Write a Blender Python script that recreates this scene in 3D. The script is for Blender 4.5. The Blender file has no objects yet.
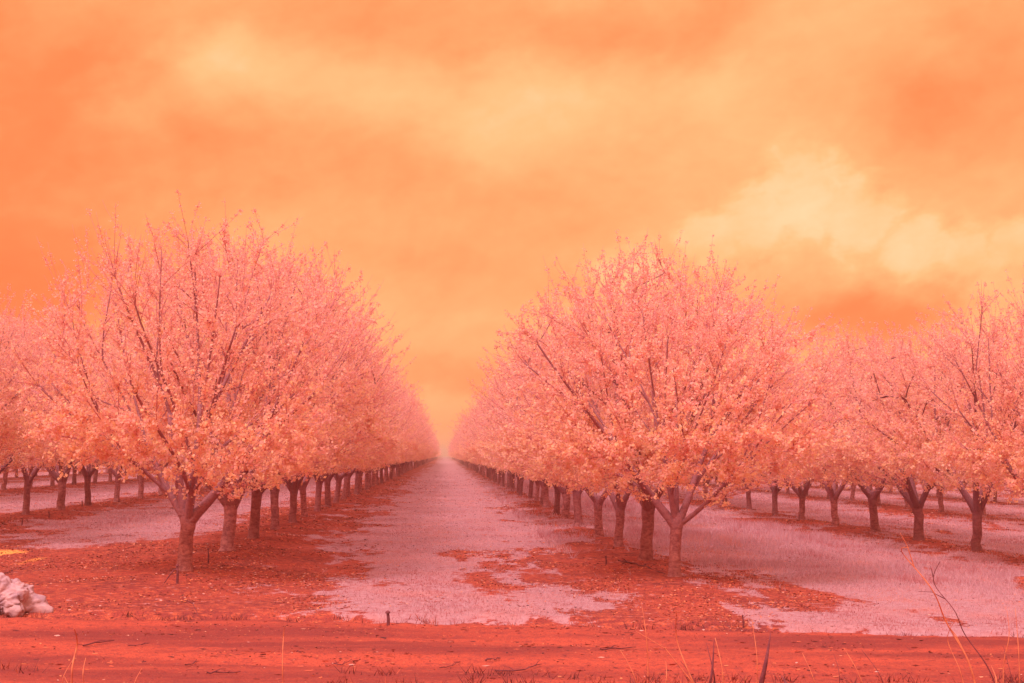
import bpy, math, random
import numpy as np
from mathutils import Matrix, Vector

R = math.radians
rng = np.random.default_rng(11)
random.seed(5)
scene = bpy.context.scene
COL = scene.collection

# ------------------------------------------------------------------ camera
W, H, F = 1024, 683, 1422.0
CAM_Z = 1.69
YAW, PITCH, ROLL = R(2.62), R(4.60), 0.015
cam_rot = Matrix.Rotation(-YAW, 4, 'Z') @ Matrix.Rotation(R(90) + PITCH, 4, 'X') @ Matrix.Rotation(ROLL, 4, 'Z')
camd = bpy.data.cameras.new('camera')
camd.sensor_width = 36.0
camd.lens = 36.0 * F / W
camd.clip_end = 9000
cam = bpy.data.objects.new('camera', camd)
cam.matrix_world = Matrix.Translation((0, 0, CAM_Z)) @ cam_rot
COL.objects.link(cam)
scene.camera = cam


def ray(px, py):
    return (cam_rot.to_3x3() @ Vector(((px - W / 2) / F, -(py - H / 2) / F, -1.0))).normalized()


def on_ground(px, py, z=0.0):
    d = ray(px, py)
    t = (z - CAM_Z) / d.z
    return d.x * t, d.y * t


def at_depth(px, py, y):
    d = ray(px, py)
    t = y / d.y
    return Vector((d.x * t, y, CAM_Z + d.z * t))


def az_el(px, py):
    d = ray(px, py)
    return math.atan2(d.x, d.y), math.asin(d.z)


# ------------------------------------------------------------------ small helpers
def link(o, parent=None):
    COL.objects.link(o)
    if parent is not None:
        o.parent = parent
    return o


def tag(o, label=None, cat=None, group=None, kind=None):
    if label: o['label'] = label
    if cat: o['category'] = cat
    if group: o['group'] = group
    if kind: o['kind'] = kind
    return o


def mesh_from(name, V, Fc, mats, attrs=None, smooth=False, mat_idx=None):
    """V (n,3) float array, Fc (m,k) int array of one polygon size."""
    V = np.asarray(V, dtype=np.float32); Fc = np.asarray(Fc, dtype=np.int32)
    me = bpy.data.meshes.new(name)
    k = Fc.shape[1]
    me.vertices.add(len(V)); me.vertices.foreach_set('co', V.ravel())
    me.loops.add(Fc.size); me.loops.foreach_set('vertex_index', Fc.ravel())
    me.polygons.add(len(Fc))
    me.polygons.foreach_set('loop_start', np.arange(0, Fc.size, k, dtype=np.int32))
    if smooth:
        me.polygons.foreach_set('use_smooth', np.ones(len(Fc), dtype=bool))
    for m in (mats if isinstance(mats, (list, tuple)) else [mats]):
        me.materials.append(m)
    if mat_idx is not None:
        me.polygons.foreach_set('material_index', np.asarray(mat_idx, dtype=np.int32))
    me.update(calc_edges=True)
    if attrs:
        for an, (dom, arr) in attrs.items():
            a = me.attributes.new(an, 'FLOAT', dom)
            a.data.foreach_set('value', np.asarray(arr, dtype=np.float32))
    return me


def _hash(ix, iy, s):
    h = (ix.astype(np.int64) * 374761393 + iy.astype(np.int64) * 668265263 + s * 1442695041) & 0xFFFFFFFF
    h = ((h ^ (h >> 13)) * 1274126177) & 0xFFFFFFFF
    return ((h ^ (h >> 16)) & 0xFFFFFF) / float(0xFFFFFF)


def vnoise(x, y, s=0):
    x0 = np.floor(x); y0 = np.floor(y); fx = x - x0; fy = y - y0
    fx = fx * fx * (3 - 2 * fx); fy = fy * fy * (3 - 2 * fy)
    a = _hash(x0, y0, s); b = _hash(x0 + 1, y0, s); c = _hash(x0, y0 + 1, s); d = _hash(x0 + 1, y0 + 1, s)
    return (a * (1 - fx) + b * fx) * (1 - fy) + (c * (1 - fx) + d * fx) * fy


def fbm(x, y, s=0, o=4):
    t = 0.0; a = 0.5; n = 0.0
    for i in range(o):
        t = t + a * vnoise(x * 2 ** i + 17.3 * i, y * 2 ** i - 9.1 * i, s + i); n += a; a *= 0.5
    return t / n


def sstep(a, b, x):
    t = np.clip((x - a) / (b - a), 0, 1)
    return t * t * (3 - 2 * t)


# ------------------------------------------------------------------ materials
class NT:
    def __init__(self, tree):
        self.t = tree; self.n = tree.nodes; self.l = tree.links

    def new(self, typ, **kw):
        n = self.n.new(typ)
        for k, v in kw.items():
            setattr(n, k, v)
        return n

    def put(self, sock, v):
        if isinstance(v, bpy.types.NodeSocket): self.l.new(v, sock)
        else: sock.default_value = v

    def math(self, op, a, b=None, c=None, clamp=False):
        n = self.new('ShaderNodeMath', operation=op, use_clamp=clamp)
        self.put(n.inputs[0], a)
        if b is not None: self.put(n.inputs[1], b)
        if c is not None: self.put(n.inputs[2], c)
        return n.outputs[0]

    def mix(self, f, a, b, bt='MIX'):
        n = self.new('ShaderNodeMix', data_type='RGBA', blend_type=bt)
        self.put(n.inputs[0], f)
        self.put(n.inputs[6], a if isinstance(a, bpy.types.NodeSocket) else (*a, 1))
        self.put(n.inputs[7], b if isinstance(b, bpy.types.NodeSocket) else (*b, 1))
        return n.outputs[2]

    def noise(self, vec, scale, detail=4, rough=0.55, dist=0.0):
        n = self.new('ShaderNodeTexNoise')
        n.inputs['Scale'].default_value = scale; n.inputs['Detail'].default_value = detail
        n.inputs['Roughness'].default_value = rough; n.inputs['Distortion'].default_value = dist
        if vec is not None: self.l.new(vec, n.inputs['Vector'])
        return n.outputs[0]

    def ramp(self, f, stops, interp='LINEAR'):
        n = self.new('ShaderNodeValToRGB'); cr = n.color_ramp; cr.interpolation = interp
        while len(cr.elements) < len(stops): cr.elements.new(0.5)
        for e, (p, c) in zip(cr.elements, stops):
            e.position = p; e.color = (*c, 1) if len(c) == 3 else c
        self.put(n.inputs[0], f)
        return n.outputs[0]

    def maprange(self, v, a, b, c=0.0, d=1.0):
        n = self.new('ShaderNodeMapRange'); self.put(n.inputs[0], v)
        for i, q in zip((1, 2, 3, 4), (a, b, c, d)): n.inputs[i].default_value = q
        return n.outputs[0]


def material(name):
    m = bpy.data.materials.new(name); m.use_nodes = True
    nt = NT(m.node_tree); b = m.node_tree.nodes['Principled BSDF']
    b.inputs['Roughness'].default_value = 0.85
    b.inputs['Specular IOR Level'].default_value = 0.15
    return m, nt, b


def bump(nt, b, h, strength, dist):
    n = nt.new('ShaderNodeBump'); n.inputs['Strength'].default_value = strength; n.inputs['Distance'].default_value = dist
    nt.l.new(h, n.inputs['Height']); nt.l.new(n.outputs[0], b.inputs['Normal'])


SOIL_A, SOIL_B, SOIL_C = (0.40, 0.060, 0.050), (0.22, 0.034, 0.04), (0.60, 0.12, 0.065)
GRASS_A, GRASS_B = (0.48, 0.26, 0.34), (0.40, 0.16, 0.21)


def mat_ground():
    m, nt, b = material('orchard_ground')
    co = nt.new('ShaderNodeTexCoord').outputs['Object']
    at = nt.new('ShaderNodeAttribute', attribute_name='grass').outputs['Fac']
    n1 = nt.noise(co, 0.9, 5, 0.6); n2 = nt.noise(co, 9.0, 5, 0.65); n3 = nt.noise(co, 45.0, 3, 0.6)
    soil = nt.mix(nt.maprange(n1, .35, .65), SOIL_B, SOIL_A)
    soil = nt.mix(nt.maprange(n2, .46, .62, 0, .8), soil, SOIL_C)
    soil = nt.mix(nt.maprange(n3, .52, .62, 0, .8), soil, (0.13, 0.026, 0.04))
    gr = nt.mix(nt.maprange(n2, .35, .65), GRASS_B, GRASS_A)
    gr = nt.mix(nt.maprange(n1, .45, .7, 0, .55), gr, (0.52, 0.19, 0.2))
    f = nt.math('ADD', at, nt.math('MULTIPLY', nt.math('SUBTRACT', n2, .5), 2.4))
    f = nt.math('ADD', f, nt.math('MULTIPLY', nt.math('SUBTRACT', nt.noise(co, 2.6, 5, .65), .5), 1.6))
    f = nt.math('ADD', f, nt.math('MULTIPLY', nt.math('SUBTRACT', n3, .5), .7))
    col = nt.mix(nt.maprange(f, .38, .62), soil, gr)
    sa = nt.new('ShaderNodeAttribute', attribute_name='sunlit_streak').outputs['Fac']
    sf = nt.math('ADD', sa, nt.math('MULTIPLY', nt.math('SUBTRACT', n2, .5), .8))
    col = nt.mix(nt.math('MULTIPLY', nt.maprange(sf, .35, .7), sa), col, (.96, .40, .11))  # sunlit streaks put into the soil colour as bright yellow-orange
    nt.l.new(col, b.inputs['Base Color'])
    bump(nt, b, nt.math('ADD', nt.math('MULTIPLY', n2, .6), nt.math('MULTIPLY', n3, .4)), .8, .05)
    return m


def mat_road():
    m, nt, b = material('red_dirt')
    tc = nt.new('ShaderNodeTexCoord').outputs['Object']
    mp = nt.new('ShaderNodeMapping'); mp.inputs['Scale'].default_value = (0.25, 1.3, 1); nt.l.new(tc, mp.inputs[0])
    co = mp.outputs[0]
    n1 = nt.noise(co, 1.0, 5, 0.6); n2 = nt.noise(tc, 11.0, 5, 0.65); n3 = nt.noise(tc, 60.0, 3, 0.6)
    c = nt.mix(nt.maprange(n1, .4, .6), (0.26, 0.038, 0.038), (0.50, 0.078, 0.053))
    c = nt.mix(nt.maprange(n2, .5, .66, 0, .7), c, (0.24, 0.038, 0.045))
    c = nt.mix(nt.maprange(n3, .52, .66, 0, .75), c, (0.15, 0.026, 0.04))
    c = nt.mix(nt.maprange(nt.noise(tc, 34.0, 2, .5), .68, .74, 0, .55), c, (0.75, 0.28, 0.16))
    nt.l.new(c, b.inputs['Base Color'])
    bump(nt, b, nt.math('ADD', nt.math('MULTIPLY', n2, .7), nt.math('MULTIPLY', n3, .3)), .7, .04)
    return m


def mat_bark():
    m, nt, b = material('bark')
    co = nt.new('ShaderNodeTexCoord').outputs['Object']
    sep = nt.new('ShaderNodeSeparateXYZ'); nt.l.new(co, sep.inputs[0])
    mp = nt.new('ShaderNodeMapping'); mp.inputs['Scale'].default_value = (3.5, 3.5, 9.0); nt.l.new(co, mp.inputs[0])
    bands = nt.noise(mp.outputs[0], 2.2, 4, .6, .6)
    fine = nt.noise(co, 26.0, 4, .65)
    oi = nt.new('ShaderNodeObjectInfo').outputs['Random']
    low = nt.mix(nt.maprange(nt.math('ADD', nt.math('MULTIPLY', bands, .6), nt.math('MULTIPLY', fine, .4)), .4, .6), (0.28, 0.085, 0.11), (0.64, 0.27, 0.29))
    up = nt.mix(nt.maprange(fine, .35, .65), (0.31, 0.12, 0.17), (0.50, 0.21, 0.26))
    zz = nt.math('ADD', sep.outputs['Z'], nt.math('MULTIPLY', nt.math('SUBTRACT', bands, .5), .22))
    c = nt.mix(nt.maprange(zz, .62, .74), low, up)
    c = nt.mix(nt.maprange(fine, .55, .7, 0, .5), c, (0.24, 0.06, 0.08))
    c = nt.mix(nt.math('MULTIPLY', oi, .62), c, (0.2, 0.05, 0.07))
    nt.l.new(c, b.inputs['Base Color'])
    bump(nt, b, nt.math('ADD', nt.math('MULTIPLY', bands, .5), nt.math('MULTIPLY', fine, .5)), .9, .03)
    return m


def mat_twig():
    m, nt, b = material('twig_bark')
    co = nt.new('ShaderNodeTexCoord').outputs['Object']
    c = nt.mix(nt.maprange(nt.noise(co, 5.0, 3), .35, .65), (0.52, 0.20, 0.27), (0.70, 0.32, 0.38))
    nt.l.new(c, b.inputs['Base Color'])
    return m


def mat_leaf(name, stops, trans=0.35):
    m, nt, b = material(name)
    at = nt.new('ShaderNodeAttribute', attribute_name='tint').outputs['Fac']
    c = nt.ramp(at, stops)
    nt.l.new(c, b.inputs['Base Color'])
    b.inputs['Roughness'].default_value = .7
    if trans:
        tr = nt.new('ShaderNodeBsdfTranslucent'); nt.l.new(c, tr.inputs[0])
        mx = nt.new('ShaderNodeMixShader'); mx.inputs[0].default_value = trans
        nt.l.new(b.outputs[0], mx.inputs[1]); nt.l.new(tr.outputs[0], mx.inputs[2])
        nt.l.new(mx.outputs[0], nt.n['Material Output'].inputs['Surface'])
    return m


def mat_plain(name, c1, c2, scale=8.0, bs=.5, bd=.02):
    m, nt, b = material(name)
    co = nt.new('ShaderNodeTexCoord').outputs['Object']
    n = nt.noise(co, scale, 5, .6)
    nt.l.new(nt.mix(nt.maprange(n, .35, .65), c1, c2), b.inputs['Base Color'])
    bump(nt, b, n, bs, bd)
    return m


M_GROUND, M_ROAD, M_BARK, M_TWIG = mat_ground(), mat_road(), mat_bark(), mat_twig()
M_LEAF = mat_leaf('blossom_leaf', [(0, (.84, .34, .38)), (.3, (.95, .53, .54)), (.65, (.98, .60, .52)), (1, (.98, .66, .41))], .5)
M_GRASS = mat_leaf('pale_grass', [(0, (.54, .22, .27)), (.25, (.60, .35, .45)), (.75, (.64, .40, .51)), (1, (.72, .36, .38))], .5)
M_LITTER = mat_leaf('fallen_leaf', [(0, (.10, .02, .03)), (.3, (.26, .045, .045)), (.65, (.55, .11, .07)), (.9, (.74, .25, .13)), (1, (.66, .33, .33))], 0)
M_DRY = mat_plain('dry_stalk', (.50, .12, .09), (.76, .26, .14), 9)
M_DARK = mat_plain('dark_stalk', (.13, .03, .05), (.24, .06, .08), 14)
M_ROCK = mat_plain('pale_rock', (.38, .22, .30), (.60, .35, .41), 7, .5, .05)
M_SUNLIT = mat_plain('yellow_sunlit_soil', (.80, .30, .08), (.96, .62, .22), 5)  # spare yellow with the look of sunlit ground in its colour

# ------------------------------------------------------------------ orchard layout
ROWS = {'L1': -3.53, 'R1': 3.2, 'L2': -10.3, 'R2': 9.75, 'L3': -17.0, 'R3': 16.4, 'L4': -23.7, 'R4': 23.1}
ROW_X = np.array(sorted(list(ROWS.values()) + [-30.4, -37.1, -43.8, -50.5, 29.8, 36.5, 43.2, 49.9]))


def row_dist(x):
    return np.min(np.abs(x[..., None] - ROW_X), axis=-1)


def ground_z(x, y):
    x = np.asarray(x, dtype=np.float64); y = np.asarray(y, dtype=np.float64)
    berm = 0.075 * np.exp(-(row_dist(x) / .85) ** 2) * sstep(15.5, 18.5, y)
    und = .07 * (fbm(x * .35, y * .25, 3) - .5) + .035 * (fbm(x * 1.6, y * 1.4, 9, 3) - .5)
    return berm + und * np.exp(-np.maximum(y - 80, 0) / 150)


def road_edge(x):
    return 14.9 - .03 * np.minimum(x, 0) - .14 * np.clip(x, 0, 30) + .22 * (fbm(x * .7, x * 0 + 3.1, 21) - .5) * 2


def grass_mask(x, y):
    x = np.asarray(x, dtype=np.float64); y = np.asarray(y, dtype=np.float64)
    near = 1 - sstep(20, 30, y)
    w = np.full(x.shape, .9)
    dl = np.abs(x - ROWS['L1']); drr = np.abs(x - ROWS['R1'])
    lane = (x > ROWS['L1']) & (x < ROWS['R1'])
    w = np.where((x < ROWS['L1']) & (x > ROWS['L2']), 1.5 + 3.0 * (1 - sstep(22, 31, y)), w)
    w = np.where(x <= ROWS['L2'], 1.5 + 2.0 * (1 - sstep(22, 28, y)), w)
    w = np.where(lane & (dl < drr), 1.45 + .75 * near, w)
    w = np.where(lane & (dl >= drr), .6 + 1.55 * (1 - sstep(22, 29, y)), w)
    w = np.where((x >= ROWS['R1']) & (x < 6.6), .45 + .95 * (1 - sstep(20, 25, y)) * sstep(15.6, 17.4, y) - .6 * (1 - sstep(15.4, 16.6, y)), w)
    w = np.where((x >= 6.6) & (x < 13), .35, w)
    w = np.where(x >= 13, .95, w)
    dr = row_dist(x)
    w = w + 2.0 * sstep(.58, .70, fbm(x * .9, y * .33, 63, 4)) * (.08 + .92 * (x > 4.5))
    s = dr - w + 2.3 * (fbm(x * .6, y * .3, 40, 4) - .5) + 3.0 * (fbm(x * 2.4, y * .8, 47, 5) - .5) + 2.2 * (fbm(x * 6.5, y * 2.4, 49, 3) - .5)
    for bx, by, sx, sy, a in ((.16, 24.5, .48, 1.7, 2.2), (.55, 20.0, .28, 2.0, 1.4), (.95, 18.0, .22, .8, 1.1), (1.1, 30, .3, 4, .9),
                              (7.5, 19.5, .8, .35, 1.0), (6.4, 23, .9, .5, .8)):
        s = s - a * np.exp(-((x - bx) / sx) ** 2 - ((y - by) / sy) ** 2) * (.5 + fbm(x * 3, y * 2, 61, 3))
    s = s - 1.2 * (1 - sstep(0.0, .55, y - road_edge(x) + .5 * (fbm(x * 1.3, y * 1.3, 71) - .4)))
    return sstep(-.85, .75, s) * (1 - .9 * np.clip(sunlit_mask(x, y) * 3, 0, 1))


def sunlit_mask(x, y):  # where the ground colour is brightened to look sunlit
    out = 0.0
    for ax, ay, bx, by, wd, am in SUNLIT_STREAKS:
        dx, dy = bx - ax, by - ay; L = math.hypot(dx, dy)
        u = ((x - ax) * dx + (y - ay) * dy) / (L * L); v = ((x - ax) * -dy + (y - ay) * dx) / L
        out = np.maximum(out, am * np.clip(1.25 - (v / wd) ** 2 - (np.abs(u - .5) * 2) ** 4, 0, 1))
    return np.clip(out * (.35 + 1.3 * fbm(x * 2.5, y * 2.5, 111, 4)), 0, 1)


SUNLIT_STREAKS = [(*on_ground(-60, 560), *on_ground(24, 550), .42, 1), (*on_ground(12, 566), *on_ground(48, 556), .16, .5), (*on_ground(70, 560), *on_ground(165, 540), .25, .3), (*on_ground(80, 575), *on_ground(160, 552), .3, .28)]  # painted sunlit streaks: two ends, width, amount


# ------------------------------------------------------------------ ground, road
def graded(segs):
    out = [segs[0][0]]
    for a, b, st in segs:
        n = max(1, int(round((b - a) / st)))
        out += list(a + (b - a) * np.arange(1, n + 1) / n)
    return np.array(out)


def grid_mesh(name, xs, ys, zf, mat, attr=None):
    X, Y = np.meshgrid(xs, ys)
    Z = zf(X, Y)
    V = np.stack([X, Y, Z], -1).reshape(-1, 3)
    nx, ny = len(xs), len(ys)
    i = (np.arange(ny - 1)[:, None] * nx + np.arange(nx - 1)[None]).ravel()
    Fc = np.stack([i, i + 1, i + nx + 1, i + nx], 1)
    at = {k: ('POINT', f(X, Y).ravel()) for k, f in attr.items()} if attr else None
    return mesh_from(name, V, Fc, mat, at, smooth=True)


xs = graded([(-1500, -300, 100), (-300, -60, 12), (-60, -16, .8), (-16, 16, .085), (16, 60, .8), (60, 300, 12), (300, 1500, 100)])
ys = graded([(-300, 0, 30), (0, 9, 1), (9, 13.5, .3), (13.5, 28, .085), (28, 60, .25), (60, 160, 1.2), (160, 500, 12), (500, 1700, 100)])


def gz_under_road(X, Y):
    z = ground_z(X, Y)
    return z - .10 * (1 - sstep(-.1, .5, Y - road_edge(X))) + 0.0


ground = link(bpy.data.objects.new('ground', grid_mesh('ground', xs, ys, gz_under_road, M_GROUND, {'grass': grass_mask, 'sunlit_streak': sunlit_mask})))
tag(ground, kind='structure')


def road_z(X, Y):
    e = Y - road_edge(X)
    z = .03 * (fbm(X * .8, Y * 1.5, 81) - .5) + .024 * (fbm(X * 4, Y * 5, 85, 3) - .5) + .018 * (fbm(X * 9, Y * 9, 87, 2) - .5)
    for r, dp in ((-1.35, .028), (-3.2, .03)):
        z = z - dp * np.exp(-((e - r) / .32) ** 2)
    return z - .16 * sstep(-.5, .6, e + .5 * (fbm(X * 2.2, Y * 2.2, 88, 4) - .5)) - .4 * (1 - sstep(2.0, 3.0, Y))


rxs = graded([(-120, -12, 1.0), (-12, 12, .06), (12, 120, 1.0)])
rys = graded([(2, 9, .2), (9, 15.8, .06), (15.8, 27, .5)])
road = link(bpy.data.objects.new('dirt_road', grid_mesh('dirt_road', rxs, rys, road_z, M_ROAD)))
tag(road, kind='structure')


def surface_z(x, y):
    x = np.asarray(x, dtype=float); y = np.asarray(y, dtype=float)
    return np.maximum(gz_under_road(x, y), np.where(y < 16, road_z(x, y), -9))


# ------------------------------------------------------------------ tubes and trees
def bez(p0, p1, p2, p3, n):
    t = np.linspace(0, 1, n)[:, None]
    return (1 - t) ** 3 * p0 + 3 * (1 - t) ** 2 * t * p1 + 3 * (1 - t) * t * t * p2 + t ** 3 * p3


class Tubes:
    def __init__(self): self.V, self.F, self.n = [], [], 0

    def add(self, P, rad, k=5, flat=1.0):
        P = np.asarray(P, float); m = len(P); rad = np.asarray(rad, float)
        T = np.gradient(P, axis=0); T /= np.linalg.norm(T, axis=1)[:, None] + 1e-9
        ref = np.array([1., 0, 0]) if abs(T[0, 0]) < .8 else np.array([0, 1., 0])
        A = np.cross(T, ref); A /= np.linalg.norm(A, axis=1)[:, None] + 1e-9
        B = np.cross(T, A)
        an = np.arange(k) * 2 * math.pi / k
        ring = P[:, None] + rad[:, None, None] * (flat * np.cos(an)[None, :, None] * A[:, None] + np.sin(an)[None, :, None] * B[:, None])
        tip = P[-1:] + T[-1:] * rad[-1] * .6
        self.V.append(ring.reshape(-1, 3)); self.V.append(tip)
        j = np.arange(k); jn = (j + 1) % k
        for i in range(m - 1):
            a = self.n + i * k
            self.F.append(np.stack([a + j, a + jn, a + k + jn, a + k + j], 1))
        a = self.n + (m - 1) * k; c = self.n + m * k
        self.F.append(np.stack([a + j, a + jn, np.full(k, c), np.full(k, c)], 1))
        self.n += m * k + 1

    def mesh(self, name, mat, disp=0.0):
        V = np.concatenate(self.V); Fc = np.concatenate(self.F)
        # quads whose two last corners coincide become triangles
        me = bpy.data.meshes.new(name)
        tri = Fc[:, 2] == Fc[:, 3]
        sizes = np.where(tri, 3, 4)
        keep = np.ones(Fc.shape, bool); keep[tri, 3] = False
        loops = Fc[keep].astype(np.int32)
        me.vertices.add(len(V)); me.vertices.foreach_set('co', V.astype(np.float32).ravel())
        me.loops.add(len(loops)); me.loops.foreach_set('vertex_index', loops)
        me.polygons.add(len(Fc))
        st = np.concatenate([[0], np.cumsum(sizes)[:-1]]).astype(np.int32)
        me.polygons.foreach_set('loop_start', st)
        me.polygons.foreach_set('use_smooth', np.ones(len(Fc), bool))
        me.materials.append(mat); me.update(calc_edges=True)
        return me


def leaf_quads(C, size, r, up_bias=.3):
    """rhombic, slightly folded leaf faces round the points C"""
    n = len(C)
    u = r.normal(size=(n, 3)); u /= np.linalg.norm(u, axis=1)[:, None]
    v = r.normal(size=(n, 3)); v[:, 2] += 0
    v -= u * (u * v).sum(1)[:, None]; v /= np.linalg.norm(v, axis=1)[:, None]
    w = np.cross(u, v)
    L = size[:, None]; Wd = (size * r.uniform(.55, .85, n))[:, None]
    p0 = C - u * L * .5; p2 = C + u * L * .5
    p1 = C + v * Wd * .5 + w * Wd * .18; p3 = C - v * Wd * .5 + w * Wd * .18
    V = np.stack([p0, p1, p2, p3], 1).reshape(-1, 3)
    return V, np.arange(4 * n).reshape(n, 4)


def make_tree(seed, height=4.5, rad=2.1, fork=.72, r0=.16, scaff=None, lean=(0, 0), n_twig=1600, dens=1.0, low=.98):
    r = np.random.default_rng(seed)
    tr, tw = Tubes(), Tubes()
    lx, ly = lean
    # trunk
    zs = np.array([-.12, -.02, .05, .14, .3, .5, fork - .1, fork + .02, fork + .12])
    P = np.stack([lx * zs / fork + r.normal(0, .008, len(zs)), ly * zs / fork + r.normal(0, .008, len(zs)), zs], 1)
    rr = r0 * np.array([1.42, 1.3, 1.12, 1.02, .97, .95, 1.02, 1.15, .8])
    tr.add(P, rr, 14)
    top = np.array([lx, ly, fork])
    if scaff is None:
        k = r.integers(3, 6); a0 = r.uniform(0, 6.28)
        scaff = [(math.degrees(a0 + 6.283 * i / k + r.uniform(-.35, .35)), r.uniform(24, 48), r.uniform(1.1, 1.5), r.uniform(.6, .8)) for i in range(k)]
    nodes, ndir, nrad = [], [], []

    def note(Q, rd, t0=.3):
        T = np.gradient(Q, axis=0); T /= np.linalg.norm(T, axis=1)[:, None] + 1e-9
        for i in range(int(len(Q) * t0), len(Q)):
            nodes.append(Q[i]); ndir.append(T[i]); nrad.append(rd[i])

    for az, tilt, ln, rs in scaff:
        a, t = R(az), R(tilt)
        d = np.array([math.cos(a) * math.sin(t), math.sin(a) * math.sin(t), math.cos(t)])
        st = top + d * r0 * .35 + np.array([0, 0, -.05])
        en = top + d * ln + np.array([0, 0, .22 * ln * math.sin(t)]) + r.normal(0, .05, 3)
        Q = bez(st, st + d * ln * .35, en - (d + np.array([0, 0, .5])) * ln * .3 + r.normal(0, .04, 3), en, 10)
        rd = r0 * rs * np.linspace(1, .52, 10) ** 1.0
        rd[0] *= 1.25
        tr.add(Q, rd, 9); note(Q, rd, .35)
    cz = 2.05; rz_up = height - cz; rz_dn = cz - low
    c0 = np.array([lx, ly, cz])
    lump_d = r.normal(size=(14, 3)); lump_d /= np.linalg.norm(lump_d, axis=1)[:, None]; lump_a = r.uniform(-.19, .16, 14)

    def targets(n, f0, f1, zmin=-.95):
        out = []
        while len(out) < n:
            d = r.normal(size=3); d /= np.linalg.norm(d)
            if d[2] < zmin: continue
            if d[2] < -.3 and r.random() < .42: continue
            lum = 1 + (lump_a * np.exp(-(1 - lump_d @ d) * 9)).sum()
            f = (f0 ** 2 + (f1 ** 2 - f0 ** 2) * r.random()) ** .5 * lum
            q = d * np.array([rad, rad, rz_up if d[2] > 0 else rz_dn]) * f
            if d[2] > 0: q *= 1 + .15 * math.sin(math.pi * d[2])
            if d[2] < -.15: q[2] *= r.uniform(.55, 1.18)
            # flatter bottom, fuller shoulders
            if d[2] < 0: q[:2] *= 1.0 + .12 * (-d[2])
            out.append(c0 + q)
        out = np.array(out)
        return out[np.argsort(np.linalg.norm(out - top, axis=1))]

    def reach(tg, n, fac, rmin, rmax, k, tubes, grow, t0, upc=.22, jit=.03, al=1.2):
        ends = []
        base_n = np.array(nodes); base_d = np.array(ndir); base_r = np.array(nrad)
        for T in tg:
            if grow: base_n = np.array(nodes); base_d = np.array(ndir); base_r = np.array(nrad)
            dv = T - base_n; dist = np.linalg.norm(dv, axis=1) + 1e-6
            cosang = (dv * base_d).sum(1) / dist
            out_pen = np.maximum(0, np.linalg.norm(base_n - top, axis=1) - np.linalg.norm(T - top) * .93)
            ax = T - top; ax = ax / (np.linalg.norm(ax) + 1e-6)
            rel = base_n - top; perp = np.linalg.norm(rel - (rel @ ax)[:, None] * ax, axis=1)
            i = np.argmin(dist * (.8 + al * (1 - cosang)) + 2.0 * out_pen + 1.5 * perp)
            s = base_n[i]; L = dist[i]
            up = upc if T[2] > 1.7 else -.12
            Q = bez(s, s + (base_d[i] * .4 + dv[i] / L * .6) * L * .33, T - (dv[i] / L * .6 + np.array([0, 0, up])) * L * .4 + r.normal(0, jit, 3), T, n)
            ra = float(np.clip(min(base_r[i] * fac, rmax), rmin, rmax))
            rd = ra * np.linspace(1, .45, n)
            tubes.add(Q, rd, k)
            if grow: note(Q, rd, t0)
            ends.append(Q)
        return ends

    # long ascending limbs fanning out of the scaffolds, then the lower side limbs
    up = targets(60, .74, .9, .12)
    pick = [up[0]]
    while len(pick) < 30:
        dd = np.min([np.linalg.norm(up - p, axis=1) for p in pick], axis=0); pick.append(up[int(dd.argmax())])
    pick = np.array(pick)
    reach(pick[np.argsort(np.linalg.norm(pick - top, axis=1))], 10, .62, .013, .032, 7, tr, True, .25, .08, .02, 2.6)
    reach(targets(12, .5, .8, -.7), 9, .7, .018, .035, 6, tr, True, .3)
    t3 = reach(targets(190, .6, .98), 7, .6, .008, .018, 5, tw, True, .25, .12, .02, 1.9)
    tws = reach(targets(n_twig, .62, 1.03), 5, .5, .0032, .006, 3, tw, False, .2, .2, .02)
    # long upright shoots poking out of the top
    sh = targets(260, .95, 1.17, .02)
    sh = sh[r.permutation(len(sh))[:185]]
    shoots = reach(sh, 6, .5, .004, .007, 3, tw, False, .2, .25, .015)
    C, S, TT = [], [], []

    def leaves(Q, n, smin, smax, spread, tint):
        nc = max(2, n // 6); t = (r.uniform(.1, 1.0, nc)[r.integers(0, nc, n)] + r.normal(0, .012, n)).clip(.02, 1) * (len(Q) - 1)
        i = np.minimum(t.astype(int), len(Q) - 2); f = (t - i)[:, None]
        p = Q[i] * (1 - f) + Q[i + 1] * f + r.normal(0, spread, (n, 3))
        C.append(p); S.append(r.uniform(smin, smax, n)); TT.append(np.clip(tint + r.normal(0, .2, n), 0, 1))

    for Q in tws:
        z = Q[-1][2]; hi = float(np.clip((z - 1.3) / (height - 1.3), 0, 1))
        n = int(dens * r.uniform(19, 37) * (1.2 - .3 * hi))
        leaves(Q, n, .026, .070 - .034 * hi, .032 - .012 * hi, .80 - .42 * hi + r.normal(0, .08))
    for Q in t3:
        leaves(Q, int(dens * 44), .03, .065, .05, .55)
    for Q in shoots:
        leaves(Q, int(dens * r.uniform(30, 60)), .02, .038, .018, .34)
    C = np.concatenate(C); S = np.concatenate(S); TT = np.concatenate(TT)
    V, Fc = leaf_quads(C, S, r)
    crown = mesh_from('crown', V, Fc, M_LEAF, {'tint': ('FACE', TT)})
    return tr.mesh('trunk', M_BARK), tw.mesh('branches', M_TWIG), crown


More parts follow.
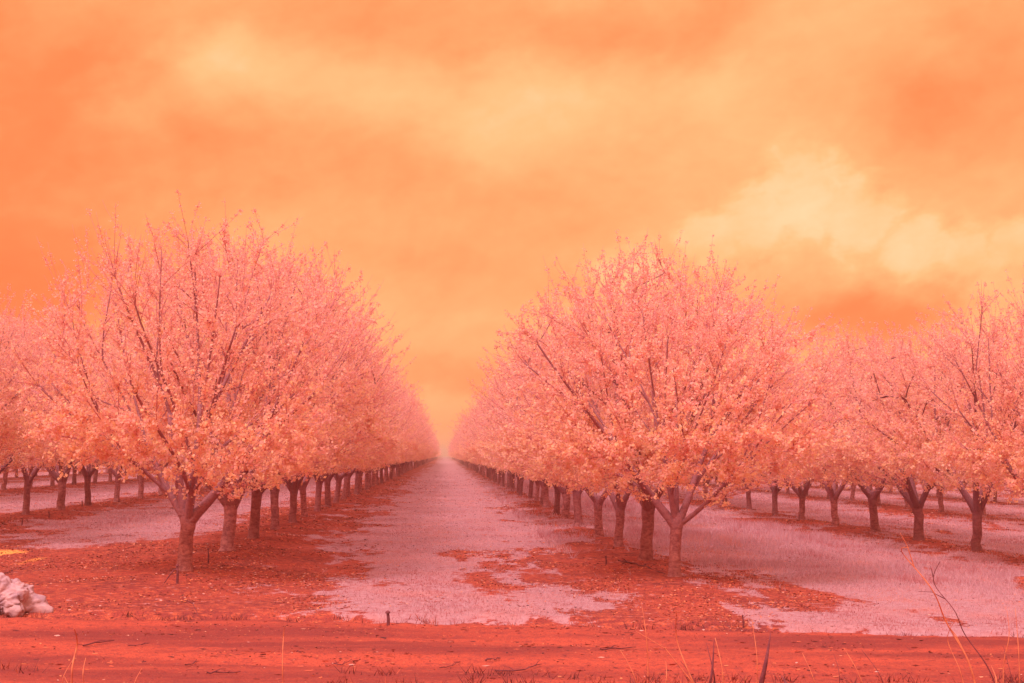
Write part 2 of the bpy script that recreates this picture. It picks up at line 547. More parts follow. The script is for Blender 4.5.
HERO_L = make_tree(104, 4.85, 2.3, .70, .098, [(0, 43, 1.3, .8), (100, 10, 1.5, .8), (195, 16, 1.4, .75), (165, 38, 1.2, .6), (285, 28, 1.2, .6)],
                   lean=(.0, 0), n_twig=1900)
HERO_R = make_tree(205, 4.35, 2.35, .74, .082, [(170, 40, 1.35, .78), (80, 20, 1.4, .6), (215, 12, 1.3, .6), (15, 30, 1.25, .7), (-20, 58, 1.3, .45)],
                   lean=(.05, 0), n_twig=1900)
VARS = [make_tree(300 + i, 4.35 + .12 * (i % 3), 2.15, .68 + .05 * (i % 3), .08 + .007 * (i % 4), lean=(.04 * ((i % 3) - 1), .03 * ((i % 2) * 2 - 1))) for i in range(6)]

ORD = ['first', 'second', 'third', 'fourth', 'fifth', 'sixth', 'seventh', 'eighth', 'ninth', 'tenth', 'eleventh', 'twelfth', 'thirteenth',
       'fourteenth', 'fifteenth', 'sixteenth']
tree_rng = np.random.default_rng(77)


def plant(x, y, meshes, rot, sc, scz, label, group):
    z = float(ground_z(np.array([x]), np.array([y]))[0])
    e = link(bpy.data.objects.new('orchard_tree', None))
    e.empty_display_size = .3
    e.location = (x, y, z); e.rotation_euler = (tree_rng.normal(0, .025), tree_rng.normal(0, .025), rot); e.scale = (sc, sc, scz)
    tag(e, label, 'tree', group)
    for nm, me in zip(('trunk', 'branches', 'crown'), meshes):
        link(bpy.data.objects.new(nm, me), e)
    return e


ROW_TEXT = {
    'L1': 'row left of the grass lane', 'R1': 'row right of the grass lane',
    'L2': 'second row left of the grass lane', 'R2': 'second row right of the grass lane',
    'L3': 'third row left of the grass lane', 'R3': 'third row right of the grass lane',
    'L4': 'fourth row left of the lane', 'R4': 'fourth row right of the lane'}
FIXED = {
    'L1': [19.8, 23.6, 26.8, 30.2, 33.8, 36.6, 40.2, 43.6],
    'R1': [19.8, 22.6, 26.1, 29.5, 34.0, 37.6, 40.6, 44.6, 47.9],
    'L2': [25.3, 28.9, 32.4, 35.8, 39.0, 42.0], 'R2': [22.4, 25.8, 29.0, 32.0, 35.3, 38.6, 41.8],
    'L3': [42.0], 'R3': [36.0], 'L4': [56.0], 'R4': [52.0]}
COUNT = {'L1': 74, 'R1': 74, 'L2': 34, 'R2': 38, 'L3': 24, 'R3': 26, 'L4': 12, 'R4': 12}
NAMED = {'L1': 14, 'R1': 14, 'L2': 7, 'R2': 9, 'L3': 1, 'R3': 3, 'L4': 1, 'R4': 1}
row_end = {}
for key in ('L1', 'R1', 'L2', 'R2', 'L3', 'R3', 'L4', 'R4'):
    deps = list(FIXED[key])
    while len(deps) < COUNT[key]:
        deps.append(deps[-1] + 3.5 + tree_rng.uniform(-.12, .12))
    row_end[key] = deps[-1]
    txt = ROW_TEXT[key]
    for i, y in enumerate(deps[:COUNT[key]]):
        x = ROWS[key] + (0 if i < 8 else tree_rng.uniform(-.12, .12))
        left = key[0] == 'L'
        grp = 'blossoming trees in the ' + txt
        if key == 'L1' and i == 0:
            plant(x, y, HERO_L, 0, 1, 1, 'tallest pink tree with thick forking limbs, first in the row left of the lane', grp); continue
        if key == 'R1' and i == 0:
            plant(x, y, HERO_R, 0, 1, 1, 'wide pink tree with a low side limb, first in the row right of the lane', grp); continue
        if i < NAMED[key]:
            lab = f'pink blossoming tree, {ORD[i]} from the front in the {txt}'
        else:
            lab = f'pink tree standing deep in the {txt}, beyond its {ORD[NAMED[key] - 1]}'
        v = VARS[int(tree_rng.integers(0, 6))]
        sc = tree_rng.uniform(.92, 1.09)
        scz = sc * (tree_rng.uniform(1.0, 1.1) if left else tree_rng.uniform(.92, 1.02))
        if key == 'L2': scz *= 1.06
        plant(x, y, v, tree_rng.uniform(0, 6.28), sc, scz, lab, grp)

# ------------------------------------------------------------------ far orchard mass
def far_orchard():
    r = np.random.default_rng(9)
    spots = []
    for xr in ROW_X:
        key = [k for k, v in ROWS.items() if abs(v - xr) < .01]
        y0 = row_end[key[0]] + 3.5 if key else 40 + abs(xr) * .9
        step = 3.5
        y = y0
        while y < 620:
            spots.append((xr + r.uniform(-.15, .15), y)); y += step * (1 if y < 160 else 1.25)
    VV, FF, TI, MI = [], [], [], []; n0 = 0
    for x, y in spots:
        nl = 260 if y < 120 else 150
        d = r.normal(size=(nl, 3)); d /= np.linalg.norm(d, axis=1)[:, None]
        f = r.uniform(.55, 1.03, nl)[:, None]
        hgt = r.uniform(4.3, 4.9) if x > 0 else r.uniform(4.5, 5.1)
        q = d * f * 2.1; q[:, 2] = d[:, 2] * f[:, 0] * np.where(d[:, 2] > 0, hgt - 2.05, 1.0)
        C = q + np.array([x, y, 2.05])
        s = r.uniform(.16, .42, nl) * (1.0 if y < 120 else 1.3)
        V, Fc = leaf_quads(C, s, r)
        VV.append(V); FF.append(Fc + n0); n0 += len(V); TI.append(np.clip(.55 + r.normal(0, .2, nl), 0, 1)); MI.append(np.zeros(nl, int))
        a = np.arange(5) * 2 * math.pi / 5
        ring = np.stack([np.cos(a), np.sin(a)], 1)
        V = np.concatenate([np.c_[ring * .15 + [x, y], np.full(5, -.05)], np.c_[ring * .15 + [x, y], np.full(5, 1.3)]])
        j = np.arange(5); jn = (j + 1) % 5
        FF.append(np.stack([j, jn, jn + 5, j + 5], 1) + n0); VV.append(V); n0 += 10; TI.append(np.full(5, .1)); MI.append(np.ones(5, int))
    me = mesh_from('distant_orchard', np.concatenate(VV), np.concatenate(FF), [M_LEAF, M_BARK], {'tint': ('FACE', np.concatenate(TI))}, mat_idx=np.concatenate(MI))
    o = link(bpy.data.objects.new('distant_orchard', me))
    tag(o, 'far mass of pink orchard trees merging towards the horizon', 'trees', kind='stuff')


far_orchard()


# ------------------------------------------------------------------ grass, litter
def scatter(n, y0, y1, seed, spread=.52):
    r = np.random.default_rng(seed)
    y = np.exp(r.uniform(math.log(y0), math.log(y1), n))
    x = y * (math.tan(YAW) + r.uniform(-spread, spread, n))
    return x, y, r


def grass_field():
    x, y, r = scatter(520000, 14.0, 150, 31)
    g = grass_mask(x, y)
    tall = fbm(x * .5, y * .4, 91)
    keep = r.random(len(x)) < g ** 1.3 * (.15 + 1.1 * fbm(x * 1.8, y * 1.1, 95))
    x, y, tall = x[keep], y[keep], tall[keep]
    n = len(x)
    z = gz_under_road(x, y) - .005
    side = (x > ROWS['R1'] - 1.2) * (x < 8.5) * 3.6 * sstep(.35, .6, fbm(x * .5, y * .2, 93)) + (x > ROWS['R1'] + .6) * 1.4 + (x < ROWS['L1'] - .6) * .3
    h = (.011 + .036 * tall * r.uniform(.3, 1.2, n)) * (1 + side * sstep(16, 22, y)) * (1 + .3 * sstep(20, 60, y))
    wd = .006 * (y / 16) ** .85 * np.where(h > .07, .75, 1)
    a = r.uniform(0, 6.28, n); ta = r.uniform(0, 6.28, n); tl = h * r.uniform(.2, .9, n)
    dx, dy = np.cos(a) * wd, np.sin(a) * wd
    p0 = np.stack([x - dx, y - dy, z], 1); p1 = np.stack([x + dx, y + dy, z], 1)
    p2 = np.stack([x + np.cos(ta) * tl, y + np.sin(ta) * tl, z + h], 1)
    V = np.stack([p0, p1, p2], 1).reshape(-1, 3)
    tint = np.clip(.45 + 1.9 * (fbm(x * .9, y * .4, 97) - .5) + 1.2 * (fbm(x * 3, y * 1.2, 98) - .5) + r.normal(0, .14, n), 0, 1)
    me = mesh_from('grass', V, np.arange(3 * n).reshape(n, 3), M_GRASS, {'tint': ('FACE', tint)})
    tag(link(bpy.data.objects.new('grass', me)), 'low pale mauve grass covering the lanes between the tree rows', 'grass', kind='stuff')


def litter_field():
    x, y, r = scatter(240000, 13.8, 110, 33)
    g = grass_mask(x, y)
    keep = r.random(len(x)) < np.clip(1 - g + .06, 0, 1) * (.06 + 1.1 * sstep(.36, .66, fbm(x * 1.3, y * .8, 55))) * sstep(-.25, .6, y - road_edge(x))
    x, y = x[keep], y[keep]; n = len(x)
    s = r.uniform(.012, .05, n) * (y / 18) ** .7
    C = np.stack([x, y, gz_under_road(x, y) + s * .12], 1)
    V, Fc = leaf_quads(np.zeros((n, 3)), s, r)
    V = V.reshape(n, 4, 3); V[:, :, 2] *= .35
    V = (V + C[:, None]).reshape(-1, 3)
    me = mesh_from('leaf_litter', V, Fc, M_LITTER, {'tint': ('FACE', np.clip(r.normal(.52, .30, n) + .5 * (fbm(x * .8, y * .6, 58) - .5), 0, 1))})
    tag(link(bpy.data.objects.new('leaf_litter', me)), 'dry red and orange fallen leaves strewn under the tree rows', 'leaf litter', kind='stuff')


def road_debris():
    r = np.random.default_rng(35)
    n = 16000
    y = r.uniform(8.8, 14.7, n); x = y * (math.tan(YAW) + r.uniform(-.5, .5, n))
    e = y - road_edge(x)
    keep = (r.random(n) < .15 + .85 * sstep(.5, .75, fbm(x * 1.1, y * 2.2, 57))) & (e < .1)
    x, y = x[keep], y[keep]; n = len(x)
    s = r.uniform(.008, .03, n)
    V, Fc = leaf_quads(np.zeros((n, 3)), s, r)
    V = V.reshape(n, 4, 3); V[:, :, 2] *= .5; st = r.random(n) < .35
    V[st, :, 0] *= 3.0
    V = (V + np.stack([x, y, road_z(x, y) + .006], 1)[:, None]).reshape(-1, 3)
    me = mesh_from('dirt_crumbs', V, Fc, M_LITTER, {'tint': ('FACE', np.clip(r.normal(.35, .33, n), 0, 1))})
    tag(link(bpy.data.objects.new('dirt_crumbs', me)), 'small clods, chaff and leaf bits lying on the dirt road', 'debris', kind='stuff')


def verge_weeds():
    """low dark tufts along the near road verge at the photographer's feet"""
    r = np.random.default_rng(36)
    V, T = [], []
    for i in range(330):
        y = r.uniform(10.1, 11.3) if r.random() < .8 else r.uniform(14.3, 15.0)
        x = y * (math.tan(YAW) + r.uniform(-.5, .5))
        if y > 14: y = float(road_edge(np.array([x]))[0]) + r.uniform(-.1, .25)
        if fbm(np.array([x * .8]), np.array([y * .7]), 59)[0] < .45 and y < 14: continue
        z = float(surface_z(np.array([x]), np.array([y]))[0])
        k = r.integers(6, 18); tn = r.uniform(0, .5)
        for j in range(k):
            bx, by = x + r.normal(0, .05), y + r.normal(0, .04)
            a = r.uniform(0, 6.28); h = r.uniform(.02, .09); l = h * r.uniform(.3, 1.3)
            tx, ty = math.cos(a) * l, math.sin(a) * l; w = .004
            V += [(bx - w, by, z - .01), (bx + w, by, z - .01), (bx + tx, by + ty, z + h)]
            T.append(min(1, max(0, tn + r.normal(0, .15))))
    V = np.array(V)
    me = mesh_from('weeds', V, np.arange(len(V)).reshape(-1, 3), M_LITTER, {'tint': ('FACE', T)})
    tag(link(bpy.data.objects.new('weeds', me)), 'low dark withered weeds along both edges of the dirt road', 'weeds', kind='stuff')


grass_field(); litter_field(); road_debris(); verge_weeds()


# ------------------------------------------------------------------ dry stalks, sticks, stakes, rock
def stalk(name, pts_px, y, r0, mat, label, cat, group=None, base_y=None, side=(), flat=1.0):
    """a stem standing on the ground at distance y; the pixel list gives its bends from the root to the tip"""
    P = [at_depth(px, py, y) for px, py in pts_px]
    b = P[0]
    gz = float(surface_z(np.array([b.x]), np.array([y]))[0])
    root = Vector((b.x, y, gz))
    loc = [Vector((0, 0, -.03))] + [Vector((p.x - root.x, .05 * i * (-1) ** i, max(.01, p.z - root.z))) for i, p in enumerate(P) if i > 0 or p.z - root.z > .03]
    loc = np.array([tuple(v) for v in loc])
    t = np.linspace(0, len(loc) - 1, 6 * len(loc)); i = np.minimum(t.astype(int), len(loc) - 2); f = (t - i)[:, None]
    Q = loc[i] * (1 - f) + loc[i + 1] * f
    for _ in range(14): Q[1:-1] = (Q[:-2] + 2 * Q[1:-1] + Q[2:]) / 4
    tb = Tubes()
    rd = r0 * np.linspace(1, .3, len(Q))
    if flat < 1: rd = r0 * np.sin(np.linspace(.35, 1, len(Q)) ** 1.0 * math.pi * .97) + .001
    tb.add(Q, rd, 6, flat)
    for s in side:           # side twigs: (fraction along stem, pixel of the tip)
        k = int(s[0] * (len(Q) - 1)); p = at_depth(s[1], s[2], y) - root
        e = np.array((p.x, .04, p.z)); m = (Q[k] + e) / 2 + np.array((0, 0, .12 * np.linalg.norm(e - Q[k])))
        tb.add(np.array([Q[k], (Q[k] + m) / 2, m, (m + e) / 2, e]), r0 * np.linspace(.6, .2, 5), 5)
    o = link(bpy.data.objects.new(name, tb.mesh(name, mat)))
    o.location = root
    return tag(o, label, cat, group)


stalk('dry_stalk', [(72, 694), (73, 665), (75, 645), (80, 626)], 9.9, .010, M_DRY, 'orange dry blade standing tallest at the road edge below the pale rock', 'dry stalk', side=[(.15, 62, 676)])
stalk('dry_stalk', [(85, 692), (84, 672), (82, 660)], 9.8, .007, M_DRY, 'short orange dry blade just right of a taller one', 'dry stalk')
stalk('dry_stalk', [(283, 692), (283, 660), (282, 634)], 9.9, .007, M_DRY, 'straight lone orange stalk with a pale tip rising from the road edge', 'dry stalk', side=[(.96, 284, 627)])
stalk('dry_stalk', [(648, 656), (645, 630), (643, 603)], 11.4, .006, M_DRY, 'thin upright straw with its foot on open road, left of the bent one', 'dry stalk')
stalk('dry_stalk', [(699, 694), (686, 668), (677, 640), (673, 608)], 9.7, .007, M_DRY, 'slender straw curving up left of the crossed dark blades', 'dry stalk', side=[(.35, 637, 632)])
stalk('dry_stalk', [(724, 692), (721, 665), (718, 640)], 9.6, .006, M_DRY, 'pale straw between the crossed dark blades and the broad dark leaf', 'dry stalk')
stalk('dry_stalk', [(757, 680), (756, 655), (755, 622)], 10.1, .005, M_DRY, 'fine pale straw standing just left of the broad dark leaf', 'dry stalk')
stalk('dry_stalk', [(664, 692), (666, 675), (668, 663)], 9.7, .006, M_DRY, 'short orange straw below the curved slender straw', 'dry stalk')
stalk('withered_reed', [(708, 692), (711, 672), (717, 641)], 9.65, .011, M_DARK, 'dark narrow blade leaning right, crossing a thinner one', 'dry reed', flat=.3)
stalk('withered_reed', [(716, 692), (712, 668), (709, 645)], 9.7, .006, M_DARK, 'thin dark blade leaning left across the narrow dark one', 'dry reed', flat=.3)
stalk('withered_reed', [(759, 692), (764, 664), (774, 635)], 9.6, .020, M_DARK, 'broad dark pointed leaf leaning right, largest dark blade by the road', 'dry reed', flat=.3)
stalk('withered_reed', [(788, 692), (786, 684), (785, 678)], 9.6, .016, M_DARK, 'dark stub of a leaf barely rising right of the broad dark leaf', 'dry reed', flat=.4)
stalk('dead_weed', [(978, 694), (966, 655), (948, 622), (929, 588), (904, 549), (896, 545)], 9.3, .0075, M_DRY, 'longest orange stem arching up left with a fork near its middle', 'dead weed', side=[(.78, 902, 533), (.35, 949, 625)])
stalk('dead_weed', [(966, 694), (957, 665), (949, 640), (947, 618)], 9.35, .0045, M_DRY, 'shorter orange stem standing close beside the longest arching stem', 'dead weed')
stalk('dead_weed', [(999, 694), (985, 662), (966, 634), (950, 608), (938, 585), (927, 559)], 9.5, .0055, M_DARK, 'dark bare twig leaning left behind the longest arching stem', 'dead weed', side=[(.74, 920, 592), (.9, 932, 566)])
stalk('dead_weed', [(1014, 692), (1008, 672), (1009, 648)], 9.6, .004, M_DARK, 'thin dark hooked stem right of the arching orange stem', 'dead weed')
stalk('dead_weed', [(993, 692), (995, 680), (997, 668)], 9.5, .008, M_DRY, 'short frayed stub at the foot of the arching stems', 'dead weed')
stalk('dead_weed', [(1003, 660), (1008, 636), (1012, 612)], 11.0, .005, M_DRY, 'faint orange stem before the grass beneath the second right row', 'dead weed')
stalk('dead_weed', [(866, 692), (855, 668), (848, 650)], 9.6, .005, M_DRY, 'bent thin straw alone on the open dirt', 'dead weed')
stalk('dead_weed', [(839, 690), (838, 672), (838, 656)], 9.8, .004, M_DARK, 'upright dark thread of weed left of the bent thin straw', 'dead weed')

stalk('dry_stalk', [(640, 692), (631, 668), (622, 652)], 9.8, .0045, M_DRY, 'faint bent straw left of the curved slender straw on the road', 'dry stalk')
stalk('dry_stalk', [(700, 692), (692, 676), (683, 663)], 9.7, .005, M_DARK, 'dark bent stem between the curved straw and the crossed dark blades', 'dry stalk')
stalk('dead_weed', [(818, 692), (810, 672), (806, 655)], 9.7, .0045, M_DRY, 'thin slanting straw right of the broad dark leaf', 'dead weed')
stalk('dead_weed', [(886, 692), (878, 672), (866, 652)], 9.7, .0045, M_DARK, 'dark thread of a stem slanting left, right of the bent thin straw', 'dead weed')
stalk('dead_weed', [(1020, 690), (1016, 650), (1021, 610)], 9.9, .005, M_DRY, 'pale upright stem beside the thin dark hooked stem', 'dead weed')
stalk('dry_stalk', [(62, 692), (64, 676), (69, 662)], 9.9, .006, M_DRY, 'low orange blade just left of the tallest one', 'dry stalk')
stalk('dry_stalk', [(134, 692), (136, 680), (139, 670)], 9.9, .006, M_DRY, 'low orange tuft blade alone near the road edge, left of the lone stalk', 'dry stalk')

# stubs at the far road edge and stakes by the trunks
def stake(px, py, h, r0, label, bar=None):
    x, y = on_ground(px, py, .03)
    z = float(surface_z(np.array([x]), np.array([y]))[0])
    tb = Tubes()
    tb.add(np.array([(0, 0, -.05), (.004, 0, h * .5), (-.004, .0, h)]), [r0, r0 * .95, r0 * .8], 8)
    tb.add(np.array([(-.004, 0, h), (-.004, 0, h + r0)]), [r0 * 1.5, r0 * 1.3], 8)
    if bar:
        tb.add(np.array([(0, 0, h * .8), (bar * .3, -.02, h * .78), (bar * .7, -.05, h * .4), (bar, -.09, .01)]), r0 * np.array([.6, .55, .5, .3]), 6)
    o = link(bpy.data.objects.new('stake', tb.mesh('stake', M_DARK)))
    o.location = (x, y, z)
    tag(o, label, 'stake')


stake(177, 586, .21, .016, 'dark stake with a twig leaning on it before the first left tree', -.14)
stake(208, 566, .20, .012, 'short dark stake between the first and second trees of the left row')
stake(606, 565, .12, .012, 'low dark stake between the first trees of the right row')
stake(388, 622, .12, .017, 'short dark stub at the road edge below the grass lane')
stake(22, 524, .15, .014, 'dark stake left of the leftmost trunk in the second left row')
stake(49, 518, .14, .014, 'dark stake between two trunks of the second left row')
stake(82, 508, .14, .014, 'dark stake beside the farther trunks of the second left row')
stake(743, 622, .12, .008, 'low dark stub at the road edge right of the lane')


def stick(ptx, r0, label, lift=.015, cat='stick', twigs=()):
    """a fallen stick lying on the ground along the given image points"""
    G = []
    for px, py in ptx:
        x, y = on_ground(px, py, .02); G.append((x, y, float(surface_z(np.array([x]), np.array([y]))[0]) + lift))
    G = np.array(G); o0 = G.mean(0); G = G - o0
    t = np.linspace(0, len(G) - 1, 3 * len(G)); i = np.minimum(t.astype(int), len(G) - 2); f = (t - i)[:, None]
    Q = G[i] * (1 - f) + G[i + 1] * f
    Q += np.random.default_rng(len(label)).normal(0, r0 * .4, Q.shape)
    r0 *= .62
    tb = Tubes(); tb.add(Q, r0 * np.linspace(1, .45, len(Q)), 6)
    for k, dx, dy, dz in twigs:
        s = Q[int(k * (len(Q) - 1))]
        dx, dy, dz = dx * .8, dy, dz * .5
        tb.add(np.array([s, s + np.array([dx, dy, dz]) * .5 + np.array([0, 0, .01]), s + np.array([dx, dy, dz])]), r0 * np.array([.6, .45, .2]), 5)
    o = link(bpy.data.objects.new('fallen_stick', tb.mesh('fallen_stick', M_DARK)))
    o.location = o0
    tag(o, label, cat)


stick([(618, 563), (634, 567), (648, 571), (664, 577)], .022, 'thick dark fallen branch lying at the foot of the first right tree', twigs=[(.2, -.1, .05, .1), (.6, .1, -.05, .07)])
stick([(495, 668), (520, 667), (534, 663), (541, 661)], .010, 'forked dark twig lying on the road below the lane', twigs=[(.5, .12, .02, .05), (.3, -.1, .05, .05), (.75, .05, .1, .04)])
stick([(83, 644), (98, 642), (115, 640)], .012, 'dark twig on the road right of the tallest orange blade', twigs=[(.4, .1, .04, .02)])
stick([(128, 644), (140, 644), (149, 643)], .008, 'thin dark twig on the road right of a thicker one', twigs=[(.5, .08, .03, .02)])
stick([(185, 662), (193, 659), (197, 656)], .008, 'short kinked dark twig on the road left of the lone stalk', twigs=[(.5, .06, .02, .03)])
stick([(207, 673), (222, 672), (241, 670)], .010, 'flat dark twig at the near road edge left of the lone stalk', twigs=[(.3, .1, .05, .03), (.7, .06, -.05, .03)])
stick([(334, 659), (342, 660), (352, 657)], .008, 'small spiky dark twig on the road right of the lone stalk', twigs=[(.3, -.04, .02, .06), (.6, .05, .02, .06)])
stick([(440, 664), (452, 661), (460, 658)], .007, 'thin rising dark twig on the road left of the forked one', twigs=[(.5, .05, .02, .04)])
stick([(485, 657), (495, 657), (500, 656)], .012, 'stubby dark twig on the middle of the road above the forked one')
stick([(186, 603), (193, 606), (198, 614)], .009, 'curved dark twig at the far road edge below the first left tree', lift=.05)
stick([(600, 648), (615, 647), (636, 646)], .012, 'dark twig on the road under the bent straw', twigs=[(.4, .08, .05, .04)])
stick([(0, 573), (6, 572), (12, 571)], .016, 'dark stick lying on the soil behind the pale rock')


def rock():
    import bmesh
    from mathutils import noise as mnoise
    bm = bmesh.new()
    bmesh.ops.create_icosphere(bm, subdivisions=6, radius=1.0)
    r = np.random.default_rng(12)
    lumps = [((-.16, 0, .27), .20), ((.10, -.03, .17), .20), ((-.36, .05, .24), .26), ((.28, 0, .10), .15), ((-.05, .1, .12), .27), ((-.58, 0, .15), .24),
             ((.39, -.03, .05), .09), ((-.2, -.14, .09), .15), ((.12, -.16, .07), .13), ((-.17, .02, .40), .085), ((-.45, -.12, .10), .16)]
    cs = np.array([c for c, _ in lumps]); rs = np.array([q for _, q in lumps])
    rv = r.normal(size=(120, 3)); rv /= np.linalg.norm(rv, axis=1)[:, None]
    o0 = np.array([-.08, 0, .10])
    for v in bm.verts:
        d = np.array(v.co); d /= np.linalg.norm(d)
        # farthest exit from the union of lumps along d
        oc = o0 - cs; b = oc @ d; c = (oc ** 2).sum(1) - rs ** 2; disc = b * b - c
        t = np.where(disc > 0, -b + np.sqrt(np.maximum(disc, 0)), 0).max()
        w = -np.sort(-(rv @ d))[:2]
        t = max(t, .1) * (1 - .9 * max(0, .02 - (w[0] - w[1])) / .02 * .10) * (1 + 1.2 * (w[0] - .97))
        q = Vector(o0 + d * t)
        t *= 1 + .30 * mnoise.fractal(q * 6.0, 1.0, 2.0, 4) * .5 + .09 * (mnoise.voronoi(q * 7.0)[0][0] - .35)
        p = o0 + d * t
        v.co = (p[0], p[1], max(p[2], -.06))
    me = bpy.data.meshes.new('rock'); bm.to_mesh(me); bm.free()
    me.materials.append(M_ROCK)
    for p in me.polygons: p.use_smooth = True
    o = link(bpy.data.objects.new('rock', me))
    x, y = on_ground(9, 609); o.scale = (.92, .9, .84)
    o.location = (x, y, float(surface_z(np.array([x]), np.array([y - .15]))[0]) + .015)
    tag(o, 'pale mauve lumpy rock heap lying at the far edge of the dirt road', 'rock')


rock()


# ------------------------------------------------------------------ air
hb = mesh_from('haze', [(x, y, z) for z in (-1.2, 7.5) for x, y in ((-1600, -400), (1600, -400), (1600, 1800), (-1600, 1800))],
               [(3, 2, 1, 0), (4, 5, 6, 7), (0, 1, 5, 4), (1, 2, 6, 5), (2, 3, 7, 6), (3, 0, 4, 7)], [])
hm = bpy.data.materials.new('air'); hm.use_nodes = True
hm.node_tree.nodes.remove(hm.node_tree.nodes['Principled BSDF'])
pv = hm.node_tree.nodes.new('ShaderNodeVolumePrincipled')
pv.inputs['Color'].default_value = (1.0, .68, .61, 1)
pv.inputs['Density'].default_value = .0013
hm.node_tree.links.new(pv.outputs[0], hm.node_tree.nodes['Material Output'].inputs['Volume'])
hb.materials.append(hm)
haze = link(bpy.data.objects.new('haze', hb))
tag(haze, kind='stuff')

# ------------------------------------------------------------------ sky
SUN_EL, SUN_AZ = R(48), R(215)       # azimuth clockwise from +Y: behind the camera, to the left
world = bpy.data.worlds.new('World'); scene.world = world
world.use_nodes = True
nt = NT(world.node_tree)
bg = world.node_tree.nodes['Background']
sky = nt.new('ShaderNodeTexSky', sky_type='NISHITA')
sky.sun_disc = False; sky.sun_elevation = SUN_EL; sky.sun_rotation = SUN_AZ; sky.dust_density = 3.0
bw = nt.new('ShaderNodeRGBToBW'); nt.l.new(sky.outputs[0], bw.inputs[0])
dirv = nt.new('ShaderNodeTexCoord').outputs['Generated']
sp = nt.new('ShaderNodeSeparateXYZ'); nt.l.new(dirv, sp.inputs[0])
az = nt.math('ARCTAN2', sp.outputs[0], sp.outputs[1])
el = nt.math('ARCSINE', sp.outputs[2])
# cloud coordinates: angles, stretched sideways
cmb = nt.new('ShaderNodeCombineXYZ'); nt.l.new(nt.math('MULTIPLY_ADD', el, .55, az), cmb.inputs[0]); nt.l.new(nt.math('MULTIPLY_ADD', az, -.55, nt.math('MULTIPLY', el, 1.6)), cmb.inputs[1])
cv = cmb.outputs[0]
warp = nt.new('ShaderNodeTexNoise'); warp.inputs['Scale'].default_value = 9; warp.inputs['Detail'].default_value = 6; warp.inputs['Roughness'].default_value = .62
nt.l.new(cv, warp.inputs['Vector'])
wv = nt.new('ShaderNodeVectorMath', operation='SUBTRACT'); nt.l.new(warp.outputs['Color'], wv.inputs[0]); wv.inputs[1].default_value = (.5, .5, .5)
wsep = nt.new('ShaderNodeSeparateXYZ'); nt.l.new(wv.outputs[0], wsep.inputs[0])
azw = nt.math('MULTIPLY_ADD', wsep.outputs[0], .12, az)
elw = nt.math('MULTIPLY_ADD', wsep.outputs[1], .07, el)
t = nt.math('ADD', .53, nt.math('MULTIPLY', nt.math('SUBTRACT', nt.noise(cv, 6.5, 7, .52, .5), .5), .62))
PX = 1 / F
BLOBS = [  # px, py, half-width px, half-height px, amount
    (30, 90, 150, 70, -.26), (20, 260, 120, 90, -.38), (0, 330, 160, 45, -.22), (420, 15, 170, 40, -.20), (640, 30, 130, 35, -.18),
    (225, 62, 55, 32, .26), (130, 100, 60, 22, .16), (360, 75, 150, 60, .14), (500, 120, 90, 40, .16), (300, 150, 160, 30, -.14),
    (720, 80, 130, 50, .16), (880, 25, 80, 40, .12), (960, 80, 120, 50, -.15), (1000, 150, 90, 35, -.10),
    (800, 195, 75, 34, .16), (760, 230, 90, 30, .12), (900, 240, 110, 40, .10), (870, 310, 120, 26, -.32), (600, 215, 120, 40, .04),
    (640, 262, 45, 22, .10), (420, 260, 90, 22, -.08), (450, 380, 60, 16, -.16), (445, 400, 50, 14, .12), (445, 438, 60, 16, .0), (40, 20, 160, 50, -.10), (990, 40, 80, 60, -.10), (900, 250, 140, 34, .10), (520, 70, 200, 60, .06), (470, 330, 110, 30, .06),
    (560, 260, 60, 20, .08), (130, 345, 90, 30, .42), (1000, 300, 70, 26, -.06)]
for px, py, sx, sy, am in BLOBS:
    a0, e0 = az_el(px, py)
    qa = nt.math('MULTIPLY', nt.math('SUBTRACT', azw, a0), 1 / (sx * PX * 1.1))
    qe = nt.math('MULTIPLY', nt.math('SUBTRACT', elw, e0), 1 / (sy * PX * 1.1))
    g = nt.math('EXPONENT', nt.math('MULTIPLY', nt.math('ADD', nt.math('MULTIPLY', qa, qa), nt.math('MULTIPLY', qe, qe)), -1.0))
    t = nt.math('MULTIPLY_ADD', g, am, t)
# a heap of cumulus with a crisp billowing rim low on the right
m = None
cn = nt.math('SUBTRACT', nt.noise(cv, 42.0, 6, .6, .3), .5)
for px, py, rr_ in ((805, 195, 60), (755, 222, 50), (712, 242, 36), (860, 220, 48), (915, 245, 40), (965, 252, 34), (1015, 250, 36), (640, 268, 34), (606, 276, 22), (1000, 300, 46)):
    a0, e0 = az_el(px, py)
    qa = nt.math('SUBTRACT', nt.math('MULTIPLY_ADD', wsep.outputs[0], .05, az), a0); qe = nt.math('SUBTRACT', nt.math('MULTIPLY_ADD', wsep.outputs[1], .03, el), e0)
    dq = nt.math('SQRT', nt.math('ADD', nt.math('MULTIPLY', qa, qa), nt.math('MULTIPLY', qe, qe)))
    q = nt.math('SUBTRACT', 1.0, nt.math('MULTIPLY', dq, F / rr_))
    m = q if m is None else nt.math('MAXIMUM', m, q)
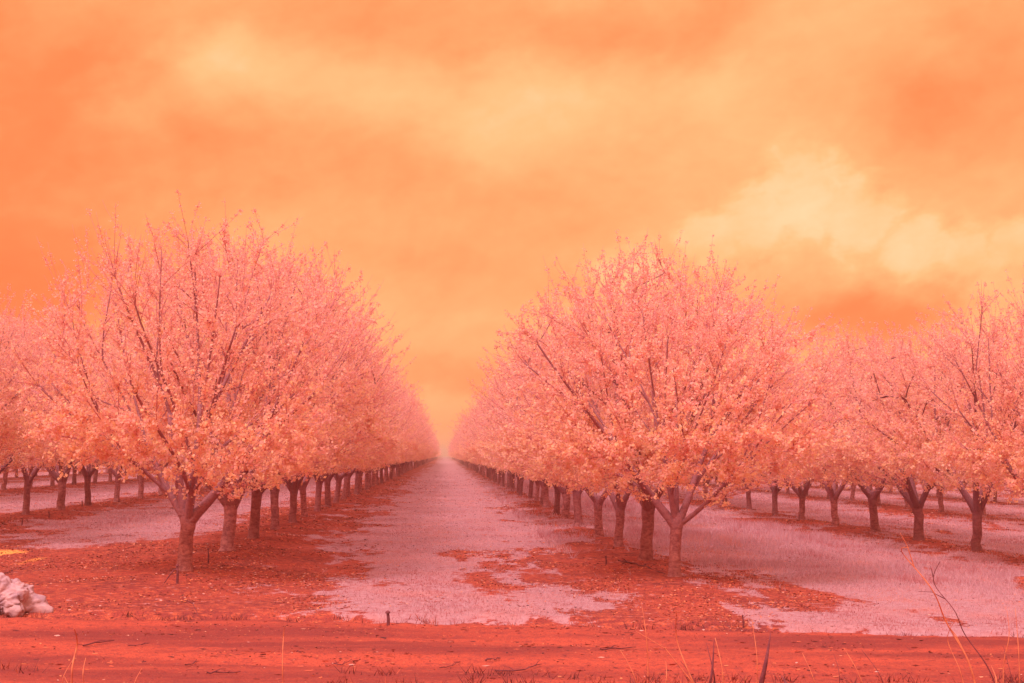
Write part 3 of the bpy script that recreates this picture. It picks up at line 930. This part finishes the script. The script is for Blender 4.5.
cm = nt.new('ShaderNodeMapRange', interpolation_type='SMOOTHSTEP')
nt.l.new(nt.math('MULTIPLY_ADD', cn, .9, m), cm.inputs[0]); cm.inputs[1].default_value = -.05; cm.inputs[2].default_value = .5
t = nt.math('MULTIPLY_ADD', cm.outputs[0], .17, t)
t = nt.math('MULTIPLY_ADD', cn, .17, t)
cloud = nt.ramp(t, [(0.0, (1.0, .18, .055)), (.25, (1.0, .235, .078)), (.5, (1.0, .355, .135)), (.75, (1.0, .475, .20)), (1.0, (.97, .62, .345))])
high = nt.maprange(el, R(24), R(60))
cloud = nt.mix(high, cloud, (1.5, 1.0, .88))
sc10 = nt.new('ShaderNodeVectorMath', operation='SCALE'); nt.l.new(cloud, sc10.inputs[0]); sc10.inputs[3].default_value = 9.6
# a little of the clear sky's brightness shows through the cloud, seen through the same orange filter
clear = nt.mix(1.0, bw.outputs[0], (1.0, .42, .16), 'MULTIPLY')
fin = nt.mix(.06, sc10.outputs[0], clear)
nt.l.new(fin, bg.inputs['Color'])
bg.inputs['Strength'].default_value = 0.1

sl = bpy.data.lights.new('sun', 'SUN'); sl.energy = 2.5; sl.angle = R(14); sl.color = (1.0, .84, .74)
so = bpy.data.objects.new('sun', sl)
sd = Vector((math.sin(SUN_AZ) * math.cos(SUN_EL), math.cos(SUN_AZ) * math.cos(SUN_EL), math.sin(SUN_EL)))
so.rotation_euler = sd.to_track_quat('Z', 'Y').to_euler()
so.location = sd * 50
link(so)

# ------------------------------------------------------------------ output
vs = scene.view_settings
scene.display_settings.display_device = 'sRGB'
vs.view_transform = 'Standard'; vs.look = 'None'; vs.gamma = 1.0; vs.exposure = 0.36; vs.use_curve_mapping = False
scene.render.engine = 'CYCLES'
cy = scene.cycles
cy.use_denoising = True
try: cy.denoiser = 'OPENIMAGEDENOISE'
except Exception: pass
cy.max_bounces = 8; cy.diffuse_bounces = 6; cy.transmission_bounces = 4; cy.volume_bounces = 0; cy.transparent_max_bounces = 4
cy.caustics_reflective = False; cy.caustics_refractive = False
